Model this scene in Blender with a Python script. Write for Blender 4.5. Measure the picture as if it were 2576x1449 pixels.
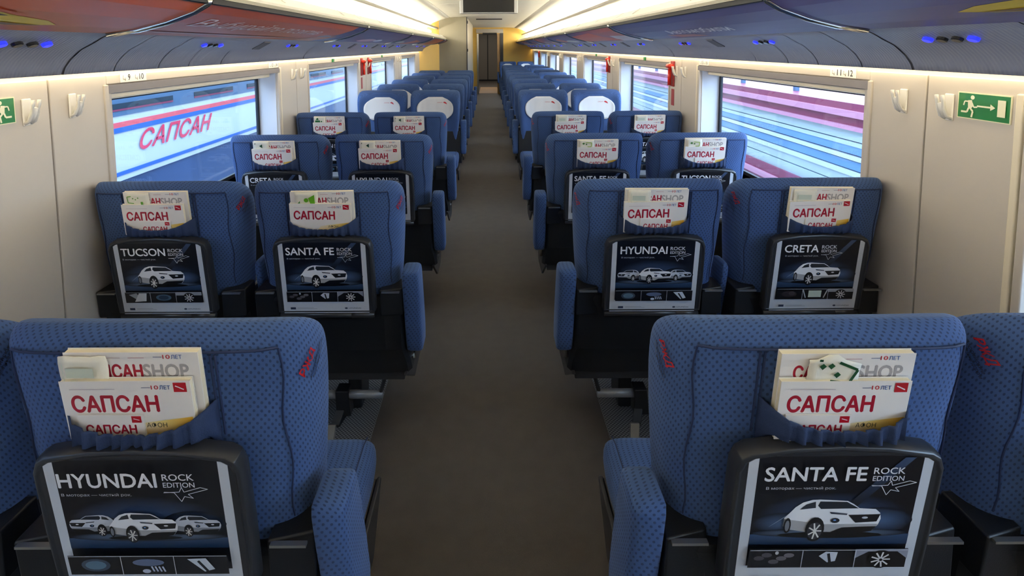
import bpy, math, random
from mathutils import Vector, Matrix
random.seed(7)
for o in list(bpy.data.objects): bpy.data.objects.remove(o)
sc = bpy.context.scene
C = sc.collection

# ---------------------------------------------------------------- camera
CAMX, CAMZ, F = 0.006, 1.60, 1300.0
cd = bpy.data.cameras.new('camera'); cam = bpy.data.objects.new('camera', cd); C.objects.link(cam)
cd.sensor_width = 36.0; cd.lens = 36.0 * F / 2576.0
cd.shift_x = (1288 - 1232) / 2576.0; cd.shift_y = (227 - 724.5) / 2576.0
cd.clip_start = 0.05; cd.clip_end = 300
cam.location = (CAMX, 0, CAMZ)
cam.rotation_euler = (Matrix.Rotation(math.radians(90 - 4.8), 3, 'X') @ Matrix.Rotation(math.radians(-0.32), 3, 'Z')).to_euler()
sc.camera = cam

# ---------------------------------------------------------------- world, exposure
w = bpy.data.worlds.new('world'); sc.world = w; w.use_nodes = True
wn = w.node_tree.nodes; bg = wn['Background']
bg.inputs[0].default_value = (0.62, 0.80, 1.0, 1); bg.inputs[1].default_value = 4.6
sc.view_settings.view_transform = 'Standard'; sc.view_settings.look = 'None'
sc.view_settings.gamma = 1.0; sc.view_settings.use_curve_mapping = False
sc.view_settings.exposure = 1.0
E_CEIL, E_WALL = 20.0, 8.0        # emission of the ceiling cove tubes and of the window cove tubes

# ---------------------------------------------------------------- materials
def s2l(c):
    return tuple(((v/255)/12.92 if v/255 <= .04045 else ((v/255+.055)/1.055)**2.4) for v in c)
def mat(name, rgb, rough=.5, metal=0., spec=.5, emit=None, es=0., noise=0., nscale=40., bump=0., bscale=300., coat=0.):
    m = bpy.data.materials.new(name); m.use_nodes = True; nt = m.node_tree; b = nt.nodes['Principled BSDF']
    c = s2l(rgb) + (1,)
    b.inputs['Base Color'].default_value = c; b.inputs['Roughness'].default_value = rough
    b.inputs['Metallic'].default_value = metal; b.inputs['Specular IOR Level'].default_value = spec
    b.inputs['Coat Weight'].default_value = coat
    if emit: b.inputs['Emission Color'].default_value = s2l(emit) + (1,); b.inputs['Emission Strength'].default_value = es
    if noise or bump:
        tc = nt.nodes.new('ShaderNodeTexCoord')
    if noise:
        n = nt.nodes.new('ShaderNodeTexNoise'); n.inputs['Scale'].default_value = nscale; n.inputs['Detail'].default_value = 5
        nt.links.new(tc.outputs['Object'], n.inputs['Vector'])
        mx = nt.nodes.new('ShaderNodeMix'); mx.data_type = 'RGBA'
        mx.inputs['A'].default_value = tuple(v*(1-noise) for v in c[:3]) + (1,)
        mx.inputs['B'].default_value = tuple(min(1, v*(1+noise)) for v in c[:3]) + (1,)
        nt.links.new(n.outputs['Fac'], mx.inputs['Factor']); nt.links.new(mx.outputs['Result'], b.inputs['Base Color'])
    if bump:
        n2 = nt.nodes.new('ShaderNodeTexNoise'); n2.inputs['Scale'].default_value = bscale
        nt.links.new(tc.outputs['Object'], n2.inputs['Vector'])
        bp = nt.nodes.new('ShaderNodeBump'); bp.inputs['Strength'].default_value = bump; bp.inputs['Distance'].default_value = .002
        nt.links.new(n2.outputs['Fac'], bp.inputs['Height']); nt.links.new(bp.outputs['Normal'], b.inputs['Normal'])
    return m

def mnode(nt, op, a, b=None):
    n = nt.nodes.new('ShaderNodeMath'); n.operation = op
    for i, v in enumerate((a, b)):
        if v is None: continue
        if isinstance(v, (int, float)): n.inputs[i].default_value = v
        else: nt.links.new(v, n.inputs[i])
    return n.outputs[0]

def fabric(name, base, dark, pitch=.0075, thr=.32):
    """woven upholstery: a lattice of small dark dots over a blue twill"""
    m = bpy.data.materials.new(name); m.use_nodes = True; nt = m.node_tree; b = nt.nodes['Principled BSDF']
    tc = nt.nodes.new('ShaderNodeTexCoord'); sp = nt.nodes.new('ShaderNodeSeparateXYZ'); nt.links.new(tc.outputs['Object'], sp.inputs[0])
    k = 2*math.pi/pitch*1.0
    u = mnode(nt, 'MULTIPLY', mnode(nt, 'ADD', mnode(nt, 'ABSOLUTE', sp.outputs[0]), sp.outputs[1]), k*.5)
    v = mnode(nt, 'MULTIPLY', mnode(nt, 'ADD', sp.outputs[2], sp.outputs[1]), k*.5)
    su = mnode(nt, 'SINE', u); sv = mnode(nt, 'SINE', v)
    d = mnode(nt, 'MULTIPLY', su, sv)
    sm = nt.nodes.new('ShaderNodeMapRange'); sm.interpolation_type = 'SMOOTHSTEP'
    sm.inputs['From Min'].default_value = thr; sm.inputs['From Max'].default_value = thr+.35
    nt.links.new(d, sm.inputs['Value'])
    n = nt.nodes.new('ShaderNodeTexNoise'); n.inputs['Scale'].default_value = 9; n.inputs['Detail'].default_value = 6
    nt.links.new(tc.outputs['Object'], n.inputs['Vector'])
    mx0 = nt.nodes.new('ShaderNodeMix'); mx0.data_type = 'RGBA'
    c = s2l(base); mx0.inputs['A'].default_value = tuple(x*.82 for x in c)+(1,); mx0.inputs['B'].default_value = tuple(x*1.18 for x in c)+(1,)
    nt.links.new(n.outputs['Fac'], mx0.inputs['Factor'])
    mx = nt.nodes.new('ShaderNodeMix'); mx.data_type = 'RGBA'
    nt.links.new(mx0.outputs['Result'], mx.inputs['A']); mx.inputs['B'].default_value = s2l(dark)+(1,)
    nt.links.new(mnode(nt, 'MULTIPLY', sm.outputs[0], .6), mx.inputs['Factor'])
    nt.links.new(mx.outputs['Result'], b.inputs['Base Color'])
    b.inputs['Roughness'].default_value = .85; b.inputs['Specular IOR Level'].default_value = .25
    b.inputs['Sheen Weight'].default_value = .12; b.inputs['Sheen Roughness'].default_value = .5
    b.inputs['Sheen Tint'].default_value = (.6, .75, 1, 1)
    bp = nt.nodes.new('ShaderNodeBump'); bp.inputs['Strength'].default_value = .35; bp.inputs['Distance'].default_value = .001
    nt.links.new(mnode(nt, 'SUBTRACT', 1.0, sm.outputs[0]), bp.inputs['Height']); nt.links.new(bp.outputs['Normal'], b.inputs['Normal'])
    return m

def ribbed(name, rgb):
    m = bpy.data.materials.new(name); m.use_nodes = True; nt = m.node_tree; b = nt.nodes['Principled BSDF']
    b.inputs['Base Color'].default_value = s2l(rgb)+(1,); b.inputs['Roughness'].default_value = .42
    tc = nt.nodes.new('ShaderNodeTexCoord'); sp = nt.nodes.new('ShaderNodeSeparateXYZ'); nt.links.new(tc.outputs['Object'], sp.inputs[0])
    s = mnode(nt, 'SINE', mnode(nt, 'MULTIPLY', sp.outputs[1], 2*math.pi/.0125))
    bp = nt.nodes.new('ShaderNodeBump'); bp.inputs['Strength'].default_value = .3; bp.inputs['Distance'].default_value = .0018
    nt.links.new(s, bp.inputs['Height']); nt.links.new(bp.outputs['Normal'], b.inputs['Normal'])
    return m

def glassmat(name, tint):
    m = bpy.data.materials.new(name); m.use_nodes = True; nt = m.node_tree
    for n in list(nt.nodes): nt.nodes.remove(n)
    out = nt.nodes.new('ShaderNodeOutputMaterial'); mix = nt.nodes.new('ShaderNodeMixShader')
    tr = nt.nodes.new('ShaderNodeBsdfTransparent'); tr.inputs[0].default_value = tint
    gl = nt.nodes.new('ShaderNodeBsdfGlossy'); gl.inputs['Roughness'].default_value = .01
    lw = nt.nodes.new('ShaderNodeLayerWeight'); lw.inputs[0].default_value = .5
    f5 = mnode(nt, 'ADD', mnode(nt, 'MULTIPLY', mnode(nt, 'POWER', lw.outputs['Facing'], 5.0), .9), .04)
    nt.links.new(f5, mix.inputs[0]); nt.links.new(tr.outputs[0], mix.inputs[1]); nt.links.new(gl.outputs[0], mix.inputs[2])
    nt.links.new(mix.outputs[0], out.inputs[0]); return m

def printmat(name, rough=.35, coat=0.):
    m = bpy.data.materials.new(name); m.use_nodes = True; nt = m.node_tree; b = nt.nodes['Principled BSDF']
    a = nt.nodes.new('ShaderNodeAttribute'); a.attribute_name = 'ink'
    nt.links.new(a.outputs['Color'], b.inputs['Base Color']); b.inputs['Roughness'].default_value = rough
    b.inputs['Coat Weight'].default_value = coat
    return m

M = dict(
    fabric=fabric('blue dotted upholstery', (66, 92, 140), (24, 33, 58)),
    piping=mat('navy piping', (30, 46, 84), .7),
    pocket=mat('navy elastic fabric', (38, 56, 92), .85, bump=.4, bscale=500),
    metal2=mat('grey footrest metal', (130, 132, 136), .4, metal=.3),
    shell=mat('black seat shell', (22, 24, 28), .45, noise=.2, nscale=20, bump=.15),
    trayf=mat('dark grey tray plastic', (46, 48, 52), .32),
    metal=mat('brushed metal', (175, 175, 172), .3, metal=.9),
    chrome=mat('polished trim', (215, 213, 205), .12, metal=1.),
    darkm=mat('dark grey metal', (70, 70, 72), .4, metal=.6),
    wall=mat('warm grey wall laminate', (190, 183, 174), .45, noise=.03, nscale=3),
    cream=mat('cream trim', (222, 212, 190), .4),
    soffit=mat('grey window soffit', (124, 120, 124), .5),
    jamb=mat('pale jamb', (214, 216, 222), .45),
    gasket=mat('black rubber gasket', (16, 20, 30), .6),
    ceil=mat('white ceiling panel', (224, 222, 214), .4),
    seam=mat('ceiling joint', (120, 118, 112), .6),
    baffle=mat('satin baffle', (160, 156, 146), .35),
    rib=ribbed('ribbed blue grey service panel', (132, 138, 156)),
    grille=mat('dark grille', (84, 86, 94), .6),
    floor=mat('dark carpet', (76, 70, 64), .62, noise=.22, nscale=14, bump=.5, bscale=400),
    paper=mat('cream paper edges', (232, 222, 196), .7),
    cover=mat('white glossy paper', (236, 232, 228), .35),
    napkin=mat('thin cream paper bag', (236, 232, 216), .7),
    cloth=mat('white head cover', (232, 230, 228), .85, bump=.3, bscale=120),
    yellow=mat('yellow partition', (226, 186, 92), .4),
    beige=mat('beige brushed partition', (152, 146, 126), .38, noise=.05, nscale=5),
    glass=glassmat('window glass', (.90, .95, 1., 1)),
    print=printmat('printed ink', .3, .3),
    adprint=printmat('glossy advertising film', .45, .0),
    screen=mat('black screen', (20, 20, 22), .25),
    silver=mat('silver plastic', (190, 190, 188), .35, metal=.4),
    red=mat('red hammer', (214, 44, 26), .35), darkred=mat('dark red plate', (150, 40, 44), .5),
    green=mat('safety green', (30, 120, 62), .45), photo=mat('photoluminescent cream', (226, 224, 190), .5),
    white=mat('white plastic', (228, 226, 220), .35),
    wood=mat('light wood edge', (196, 160, 112), .4, noise=.1, nscale=8),
    doorg=mat('grey end door', (128, 126, 124), .4),
    tube_c=mat('ceiling cove tube', (255, 250, 235), emit=(255, 246, 226), es=E_CEIL),
    tube_w=mat('window cove tube', (255, 236, 200), emit=(255, 232, 186), es=E_WALL),
    tube_v=mat('vestibule tube', (255, 250, 240), emit=(255, 250, 240), es=2.2),
    lampb=mat('blue call light', (30, 40, 220), .3, emit=(40, 50, 255), es=.7),
    lens=mat('dark lens', (34, 34, 36), .2),
    tw=mat('white train body', (172, 182, 196), .35), tr=mat('red train stripe', (196, 78, 90), .4), tb=mat('blue train stripe', (28, 84, 164), .4),
    tgrey=mat('blue grey window band', (66, 94, 124), .25), tdark=mat('dark train window', (16, 40, 56), .15),
    tunder=mat('underframe with reflection blue', (28, 60, 104), .4),
    maroon=mat('maroon wagon paint', (116, 38, 70), .45, noise=.12, nscale=3), pinkm=mat('faded pink steel', (172, 116, 142), .45),
    pale=mat('pale weathered siding', (152, 168, 174), .5, noise=.08, nscale=2), bluem=mat('light blue siding', (86, 126, 166), .45, noise=.08, nscale=2),
    snow=mat('bright gravel', (200, 206, 212), .8, noise=.15, nscale=3),
)
def matting():
    m = bpy.data.materials.new('woven floor matting'); m.use_nodes = True; nt = m.node_tree; b = nt.nodes['Principled BSDF']
    tc = nt.nodes.new('ShaderNodeTexCoord'); ch = nt.nodes.new('ShaderNodeTexChecker'); ch.inputs['Scale'].default_value = 130
    nt.links.new(tc.outputs['Object'], ch.inputs['Vector'])
    ch.inputs['Color1'].default_value = s2l((128, 128, 128))+(1,); ch.inputs['Color2'].default_value = s2l((58, 58, 60))+(1,)
    nt.links.new(ch.outputs[0], b.inputs['Base Color']); b.inputs['Roughness'].default_value = .5; return m
M['mat'] = matting()

# ---------------------------------------------------------------- geometry helpers
class MB:
    def __init__(s): s.v = []; s.f = []; s.m = []
    def add(s, vs, fs, mi=0):
        b = len(s.v); s.v += [tuple(v) for v in vs]; s.f += [tuple(b+i for i in f) for f in fs]; s.m += [mi]*len(fs); return s
    def box(s, x0, x1, y0, y1, z0, z1, mi=0):
        vs = [(x, y, z) for x in (x0, x1) for y in (y0, y1) for z in (z0, z1)]
        return s.add(vs, [(0, 1, 3, 2), (4, 6, 7, 5), (0, 4, 5, 1), (2, 3, 7, 6), (0, 2, 6, 4), (1, 5, 7, 3)], mi)
    def hexa(s, p, mi=0):   # bottom 4 then top 4
        return s.add(p, [(0, 3, 2, 1), (4, 5, 6, 7), (0, 1, 5, 4), (1, 2, 6, 5), (2, 3, 7, 6), (3, 0, 4, 7)], mi)
    def prism(s, prof, y0, y1, mi=0, cap=True):   # closed profile (x,z) along y
        n = len(prof); vs = [(x, y0, z) for x, z in prof] + [(x, y1, z) for x, z in prof]
        fs = [(i, (i+1) % n, n+(i+1) % n, n+i) for i in range(n)]
        if cap: fs += [tuple(range(n))[::-1], tuple(range(n, 2*n))]
        return s.add(vs, fs, mi)
    def loft(s, rings, mi=0, cap=True):
        n = len(rings[0]); vs = [p for r in rings for p in r]; fs = []
        for k in range(len(rings)-1):
            for i in range(n): fs.append((k*n+i, k*n+(i+1) % n, (k+1)*n+(i+1) % n, (k+1)*n+i))
        if cap: fs += [tuple(range(n))[::-1], tuple(range((len(rings)-1)*n, len(rings)*n))]
        return s.add(vs, fs, mi)
    def tube(s, pts, r, n=8, mi=0):
        pts = [Vector(p) for p in pts]; rings = []
        for i, p in enumerate(pts):
            d = (pts[min(i+1, len(pts)-1)] - pts[max(i-1, 0)]).normalized()
            a = d.cross(Vector((0, 0, 1)));
            if a.length < .2: a = d.cross(Vector((0, 1, 0)))
            a.normalize(); b = d.cross(a)
            rings.append([tuple(p + a*r*math.cos(t) + b*r*math.sin(t)) for t in [2*math.pi*k/n for k in range(n)]])
        return s.loft(rings, mi)
    def build(s, name, mats, parent=None, smooth=False, bevel=0, seg=2, sub=0, loc=None, rot=None):
        me = bpy.data.meshes.new(name); me.from_pydata(s.v, [], s.f)
        if not isinstance(mats, (list, tuple)): mats = [mats]
        for m in mats: me.materials.append(m)
        me.polygons.foreach_set('material_index', s.m)
        if smooth: me.polygons.foreach_set('use_smooth', [True]*len(s.f))
        me.update()
        import bmesh
        bm = bmesh.new(); bm.from_mesh(me); bmesh.ops.recalc_face_normals(bm, faces=bm.faces); bm.to_mesh(me); bm.free()
        o = bpy.data.objects.new(name, me); C.objects.link(o)
        if parent: o.parent = parent
        if loc: o.location = loc
        if rot: o.rotation_euler = rot
        if bevel:
            b = o.modifiers.new('bevel', 'BEVEL'); b.width = bevel; b.segments = seg; b.limit_method = 'ANGLE'
            me.polygons.foreach_set('use_smooth', [True]*len(me.polygons))
            b.harden_normals = True
        if sub:
            q = o.modifiers.new('subdivision', 'SUBSURF'); q.levels = sub; q.render_levels = sub
        return o

def tag(o, label=None, cat=None, group=None, kind=None):
    if label: o['label'] = label
    if cat: o['category'] = cat
    if group: o['group'] = group
    if kind: o['kind'] = kind
    return o
def empty(name, loc=(0, 0, 0)):
    o = bpy.data.objects.new(name, None); C.objects.link(o); o.location = loc; o.empty_display_size = .1; return o
kids = {}
def copy_tree(o, parent=None):
    c = o.copy(); C.objects.link(c); c.parent = parent
    for ch in [x for x in bpy.data.objects if x.parent == o]: copy_tree(ch, c)
    return c

# printed flat artwork: coloured polygons and lettering in a (u, v) plane, u right, v up
_tx = {}
def text_geo(s, off=.02, shear=0.):
    key = (s, off, shear)
    if key in _tx: return _tx[key]
    cu = bpy.data.curves.new('lettering', 'FONT'); cu.body = s; cu.size = 1; cu.offset = off; cu.resolution_u = 3; cu.shear = shear
    o = bpy.data.objects.new('lettering', cu); C.objects.link(o)
    bpy.context.view_layer.update()
    me = bpy.data.meshes.new_from_object(o.evaluated_get(bpy.context.evaluated_depsgraph_get()))
    vs = [(v.co.x, v.co.y) for v in me.vertices]; fs = [tuple(p.vertices) for p in me.polygons]
    bpy.data.objects.remove(o); bpy.data.curves.remove(cu); bpy.data.meshes.remove(me)
    if vs:
        x0 = min(v[0] for v in vs); x1 = max(v[0] for v in vs); y0 = min(v[1] for v in vs); y1 = max(v[1] for v in vs)
        vs = [((x-x0)/(x1-x0), (y-y0)/(y1-y0)) for x, y in vs]
    _tx[key] = (vs, fs); return _tx[key]

class Print:
    def __init__(s, step=.00025): s.v = []; s.f = []; s.c = []; s.w = 0; s.step = step
    def poly(s, pts, col, cols=None):
        s.w += s.step; b = len(s.v); s.v += [(p[0], p[1], s.w) for p in pts]; s.f.append(tuple(range(b, b+len(pts))))
        s.c += [s2l(c)+(1,) for c in (cols or [col]*len(pts))]
    def rect(s, u0, u1, v0, v1, col, cols=None): s.poly([(u0, v0), (u1, v0), (u1, v1), (u0, v1)], col, cols)
    def ell(s, cu, cv, ru, rv, col, n=16, mid=None):
        if mid is None: s.poly([(cu+ru*math.cos(2*math.pi*k/n), cv+rv*math.sin(2*math.pi*k/n)) for k in range(n)], col)
        else:
            s.w += s.step; b = len(s.v); s.v.append((cu, cv, s.w)); s.c.append(s2l(mid)+(1,))
            for k in range(n):
                s.v.append((cu+ru*math.cos(2*math.pi*k/n), cv+rv*math.sin(2*math.pi*k/n), s.w)); s.c.append(s2l(col)+(1,))
            for k in range(n): s.f.append((b, b+1+k, b+1+(k+1) % n))
    def line(s, pts, wd, col):
        for a, b in zip(pts, pts[1:]):
            dx, dy = b[0]-a[0], b[1]-a[1]; L = math.hypot(dx, dy) or 1; nx, ny = -dy/L*wd/2, dx/L*wd/2
            s.poly([(a[0]+nx, a[1]+ny), (a[0]-nx, a[1]-ny), (b[0]-nx, b[1]-ny), (b[0]+nx, b[1]+ny)], col)
    def text(s, t, u0, v0, wd, ht, col, off=.02, shear=0., crop=None):
        vs, fs = text_geo(t, 0., shear); d = off*ht*.9
        for du, dv in (((0, 0),) if off <= 0 else ((-d, 0), (d, 0), (0, -d), (0, d))):
            s.w += s.step*.3; b = len(s.v)
            s.v += [(u0+x*wd+du, v0+y*ht+dv, s.w) for x, y in vs]; s.f += [tuple(b+i for i in f) for f in fs]; s.c += [s2l(col)+(1,)]*len(vs)
    def mapped(s, fn):
        s.v = [fn(*p) for p in s.v]; return s
    def build(s, name, material, parent=None, loc=(0, 0, 0), rot=(0, 0, 0), raw=False):
        me = bpy.data.meshes.new(name)
        me.from_pydata(s.v if raw else [(u, -w_, v) for u, v, w_ in s.v], [], s.f)
        at = me.color_attributes.new('ink', 'FLOAT_COLOR', 'POINT')
        at.data.foreach_set('color', [x for c in s.c for x in c])
        me.materials.append(material); me.update()
        o = bpy.data.objects.new(name, me); C.objects.link(o)
        if parent: o.parent = parent
        o.location = loc; o.rotation_euler = rot; return o

# ---------------------------------------------------------------- the carriage shell
WX = 1.47; WO = 1.61; ZW0, ZW1 = .80, 1.46
YB, YL, YR, YE = -3.3, 11.2, 17.5, 24.3
PER, WLEN, WST = 2.2, 1.56, 2.0
WIN = {-1: [WST+PER*k for k in range(-2, 4)], 1: [WST+PER*k for k in range(-2, 7)]}
SEAMY = 1.71

floor = MB().box(-1.7, 1.7, YB, YE+.3, -.08, 0).build('floor', M['floor']); tag(floor, kind='structure')
for s in (-1, 1):
    x0, x1 = sorted((s*.49, s*1.47))
    MB().box(x0, x1, YB, YL if s < 0 else YR, .0005, .006).build('floor_matting', M['mat'], floor)

for s, nm in ((-1, 'left'), (1, 'right')):
    X0, X1 = sorted((s*WX, s*WO)); b = MB()
    b.box(X0, X1, YB, YE, 0, ZW0); b.box(X0, X1, YB, YE, ZW1, 2.42)
    ys = [YB] + [v for a in WIN[s] for v in (a, a+WLEN)] + [YE]
    for i in range(0, len(ys), 2):
        b.box(X0, X1, ys[i], ys[i+1], ZW0, ZW1)
    wl = b.build('wall_'+nm, M['wall']); tag(wl, kind='structure')
    # facing panels with a joint in every pier
    def facing(y0, y1, z0, z1):
        a, c = sorted((s*WX, s*(WX-.012)))
        MB().box(a, c, y0, y1, z0, z1).build('wall_panel', M['wall'], wl, bevel=.004)
    jo = [YB] + [SEAMY+PER*k for k in range(-2, 8 if s > 0 else 5)]
    end = YR if s > 0 else YL
    for i in range(len(jo)):
        y0 = jo[i]+.003; y1 = (jo[i+1]-.003) if i+1 < len(jo) else end
        if y0 > end: break
        y1 = min(y1, end)
        wn_ = [a for a in WIN[s] if a > y0-.01 and a+WLEN < y1+.01]
        if not wn_: facing(y0, y1, .02, 1.50); continue
        a = wn_[0]
        facing(y0, a-.03, .02, 1.50); facing(a+WLEN+.03, y1, .02, 1.50)
        facing(a-.03, a+WLEN+.03, .02, ZW0-.02); facing(a-.03, a+WLEN+.03, ZW1+.004, 1.50)
MB().box(-1.61, 1.61, YB, YE, 2.34, 2.42).build('ceiling', M['ceil'])
ceiling = bpy.data.objects['ceiling']; tag(ceiling, kind='structure')
# central flat panels and curved side panels
pos = [YB+.0] + [1.2+PER*k for k in range(-1, 8)] + [YR]
for i in range(len(pos)-1):
    y0, y1 = pos[i]+.003, pos[i+1]-.003
    MB().prism([(-.835, 2.232), (-.60, 2.245), (.60, 2.245), (.835, 2.232), (.835, 2.27), (-.835, 2.27)], y0, y1).build('ceiling_panel', M['ceil'], ceiling)
for s in (-1, 1):
    ye = YL if s < 0 else YR
    outer = [(.842, 2.232), (.95, 2.205), (1.08, 2.165), (1.20, 2.11), (1.29, 2.04), (1.34, 1.95), (1.36, 1.86)]
    prof = [(s*x, z) for x, z in outer] + [(s*(x+.02), z+.02) for x, z in outer[::-1]]
    MB().prism(prof, YB, ye, cap=False).build('cove_panel', M['ceil'], ceiling, smooth=True)
    MB().prism([(s*x, z) for x, z in ((1.09, 1.985), (1.13, 1.975), (1.165, 2.0), (1.16, 2.02), (1.125, 2.03), (1.095, 2.02))], YB, ye).build('baffle', M['baffle'], ceiling, smooth=True)
    lt = MB().prism([(s*(1.25+.022*math.cos(t)), 1.93+.022*math.sin(t)) for t in [k*math.pi/4 for k in range(8)]], YB+.05, ye-.05).build('cove_light', M['tube_c'])
    tag(lt, 'long white light tube in the ceiling cove above the %s luggage rack' % ('left' if s < 0 else 'right'), 'light', 'ceiling cove lights')
    lt = MB().prism([(s*(1.432+.012*math.cos(t)), 1.545+.012*math.sin(t)) for t in [k*math.pi/3 for k in range(6)]], YB+.05, ye-.05).build('cove_light', M['tube_w'])
    tag(lt, 'warm light strip hidden under the %s service panel above the windows' % ('left' if s < 0 else 'right'), 'light', 'window cove lights')
bw = MB().box(-1.47, 1.47, YB-.1, YB, 0, 2.34).build('wall_back', M['beige']); tag(bw, kind='structure')

# ---------------------------------------------------------------- windows
wi = 0
for s in (-1, 1):
    for a in WIN[s]:
        wi += 1; e = empty('window_%d' % wi, (s*WX, a, ZW0)); tag(e, kind='structure')
        L, H = WLEN, ZW1-ZW0
        def bx(x0, x1, y0, y1, z0, z1, nm, m, bev=0):
            p, q = sorted((s*x0, s*x1)); return MB().box(p, q, y0, y1, z0, z1).build(nm, m, e, bevel=bev)
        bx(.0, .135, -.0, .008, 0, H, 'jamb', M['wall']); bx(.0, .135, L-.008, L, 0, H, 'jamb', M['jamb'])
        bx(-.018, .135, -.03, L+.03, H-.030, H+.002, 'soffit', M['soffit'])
        bx(.035, .115, .008, L-.008, H-.060, H-.030, 'blind_cassette', M['cream'], .008)
        bx(-.02, .004, L+.03, L+.052, -.06, H+.004, 'moulding', M['cream'], .005)
        bx(-.022, .03, L-.004, L+.022, -.0, H-.030, 'moulding', M['wall'], .005)
        bx(-.02, .004, -.05, -.028, -.06, H+.004, 'moulding', M['wall'], .005)
        bx(-.03, .135, 0, L, -.02, .0, 'sill', M['wall'], .004)
        g = MB()
        for (y0, y1, z0, z1) in ((.008, L-.008, .0, .02), (.008, L-.008, H-.075, H-.055), (.008, .03, .02, H-.075), (L-.03, L-.008, .02, H-.075)):
            p, q = sorted((s*.118, s*.134)); g.box(p, q, y0, y1, z0, z1)
        g.build('gasket', M['gasket'], e)
        bx(.122, .128, .03, L-.03, .02, H-.075, 'pane', M['glass'])

# ---------------------------------------------------------------- overhead racks with service panels
LIP = [(.90, 1.748), (.945, 1.722), (1.034, 1.690), (1.13, 1.666), (1.2286, 1.652)]
GREY = [(1.2286, 1.650), (1.262, 1.636), (1.292, 1.6185), (1.334, 1.597), (1.37, 1.566), (1.392, 1.537), (1.40, 1.516)]
def lipz(x):
    for (a, za), (b, zb) in zip(LIP, LIP[1:]):
        if x <= b: return za+(zb-za)*(x-a)/(b-a)
    return LIP[-1][1]
OR, OR2, PU, PU2 = (206, 98, 54), (176, 78, 52), (70, 74, 128), (96, 80, 128)
def yellow_car(P, c0, w_, flip, vo=0.):
    """long low yellow sports car printed on the rack; u runs along the rack, v across it"""
    k = -1 if flip else 1
    def T(pts): return [(c0+k*p[0]*w_, p[1]+vo) for p in pts]
    P.poly(T([(0, .30), (.1, .24), (.3, .2), (.8, .2), (1.05, .26), (1.05, .42), (.8, .56), (.5, .6), (.3, .48), (.1, .40)]), (226, 190, 40))
    P.poly(T([(.32, .47), (.5, .57), (.78, .53), (.9, .42), (.6, .38)]), (40, 34, 38))
    P.poly(T([(.06, .27), (.3, .33), (.36, .29), (.2, .24)]), (110, 70, 40))
    P.poly(T([(.2, .37), (.9, .40), (1.0, .38), (.6, .34)]), (250, 236, 140))
    P.poly(T([(.25, .5), (.5, .66), (.8, .62), (.5, .6)]), (200, 70, 50))
def ad(P, side, i):
    L = PER-.03
    # base: u 0..L is along the carriage, v 0 (outer edge) .. 1 (lip)
    def base(c0, c1): P.rect(0, L, 0, 1, c0, [c0, c1, c1, c0])
    if side < 0:
        if i <= 0:
            base((176, 66, 36), OR); yellow_car(P, 1.86, .60, True) if i == 0 else None
        elif i == 1:
            base(OR2, OR); P.poly([(1.75, 0), (L, 0), (L, 1), (1.95, 1)], PU); P.ell(1.75, .3, .16, .22, (150, 160, 180))
            P.poly([(1.45, .0), (1.85, 0), (1.95, .5), (1.6, .4)], (196, 120, 84))
        elif i == 2: base(PU, PU2); P.ell(.9, .3, .3, .18, (190, 150, 170)); P.ell(1.3, .35, .14, .12, (220, 220, 230))
        elif i == 3: base(PU2, PU); P.poly([(.8, 0), (1.6, 0), (1.7, .6), (1.1, .7)], (190, 96, 70)); P.ell(.5, .3, .2, .15, (190, 190, 180))
        else: base((150, 70, 50), (196, 100, 66)); P.poly([(0, 0), (.7, 0), (.4, 1), (0, 1)], PU)
    else:
        if i <= 0:
            base(PU, (84, 76, 132)); yellow_car(P, 1.70, .75, True, .13) if i == 0 else None
        elif i == 1: base((84, 82, 134), (66, 72, 126)); P.poly([(1.1, .1), (1.5, .1), (1.55, .35), (1.15, .3)], (170, 110, 110))
        elif i == 2: base((190, 92, 62), PU); P.poly([(0, 0), (.8, 0), (.55, .6), (.0, .5)], (196, 186, 190)); P.poly([(.6, .2), (L, .1), (L, .8), (1., .9)], (200, 84, 50))
        elif i % 2: base(PU2, PU); P.ell(.9, .3, .4, .2, (190, 190, 180)); P.ell(1.5, .5, .3, .25, (186, 96, 70))
        else: base(PU, (180, 90, 66)); P.ell(.6, .3, .3, .16, (214, 150, 110)); P.ell(1.4, .4, .3, .2, (150, 150, 160))

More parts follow.
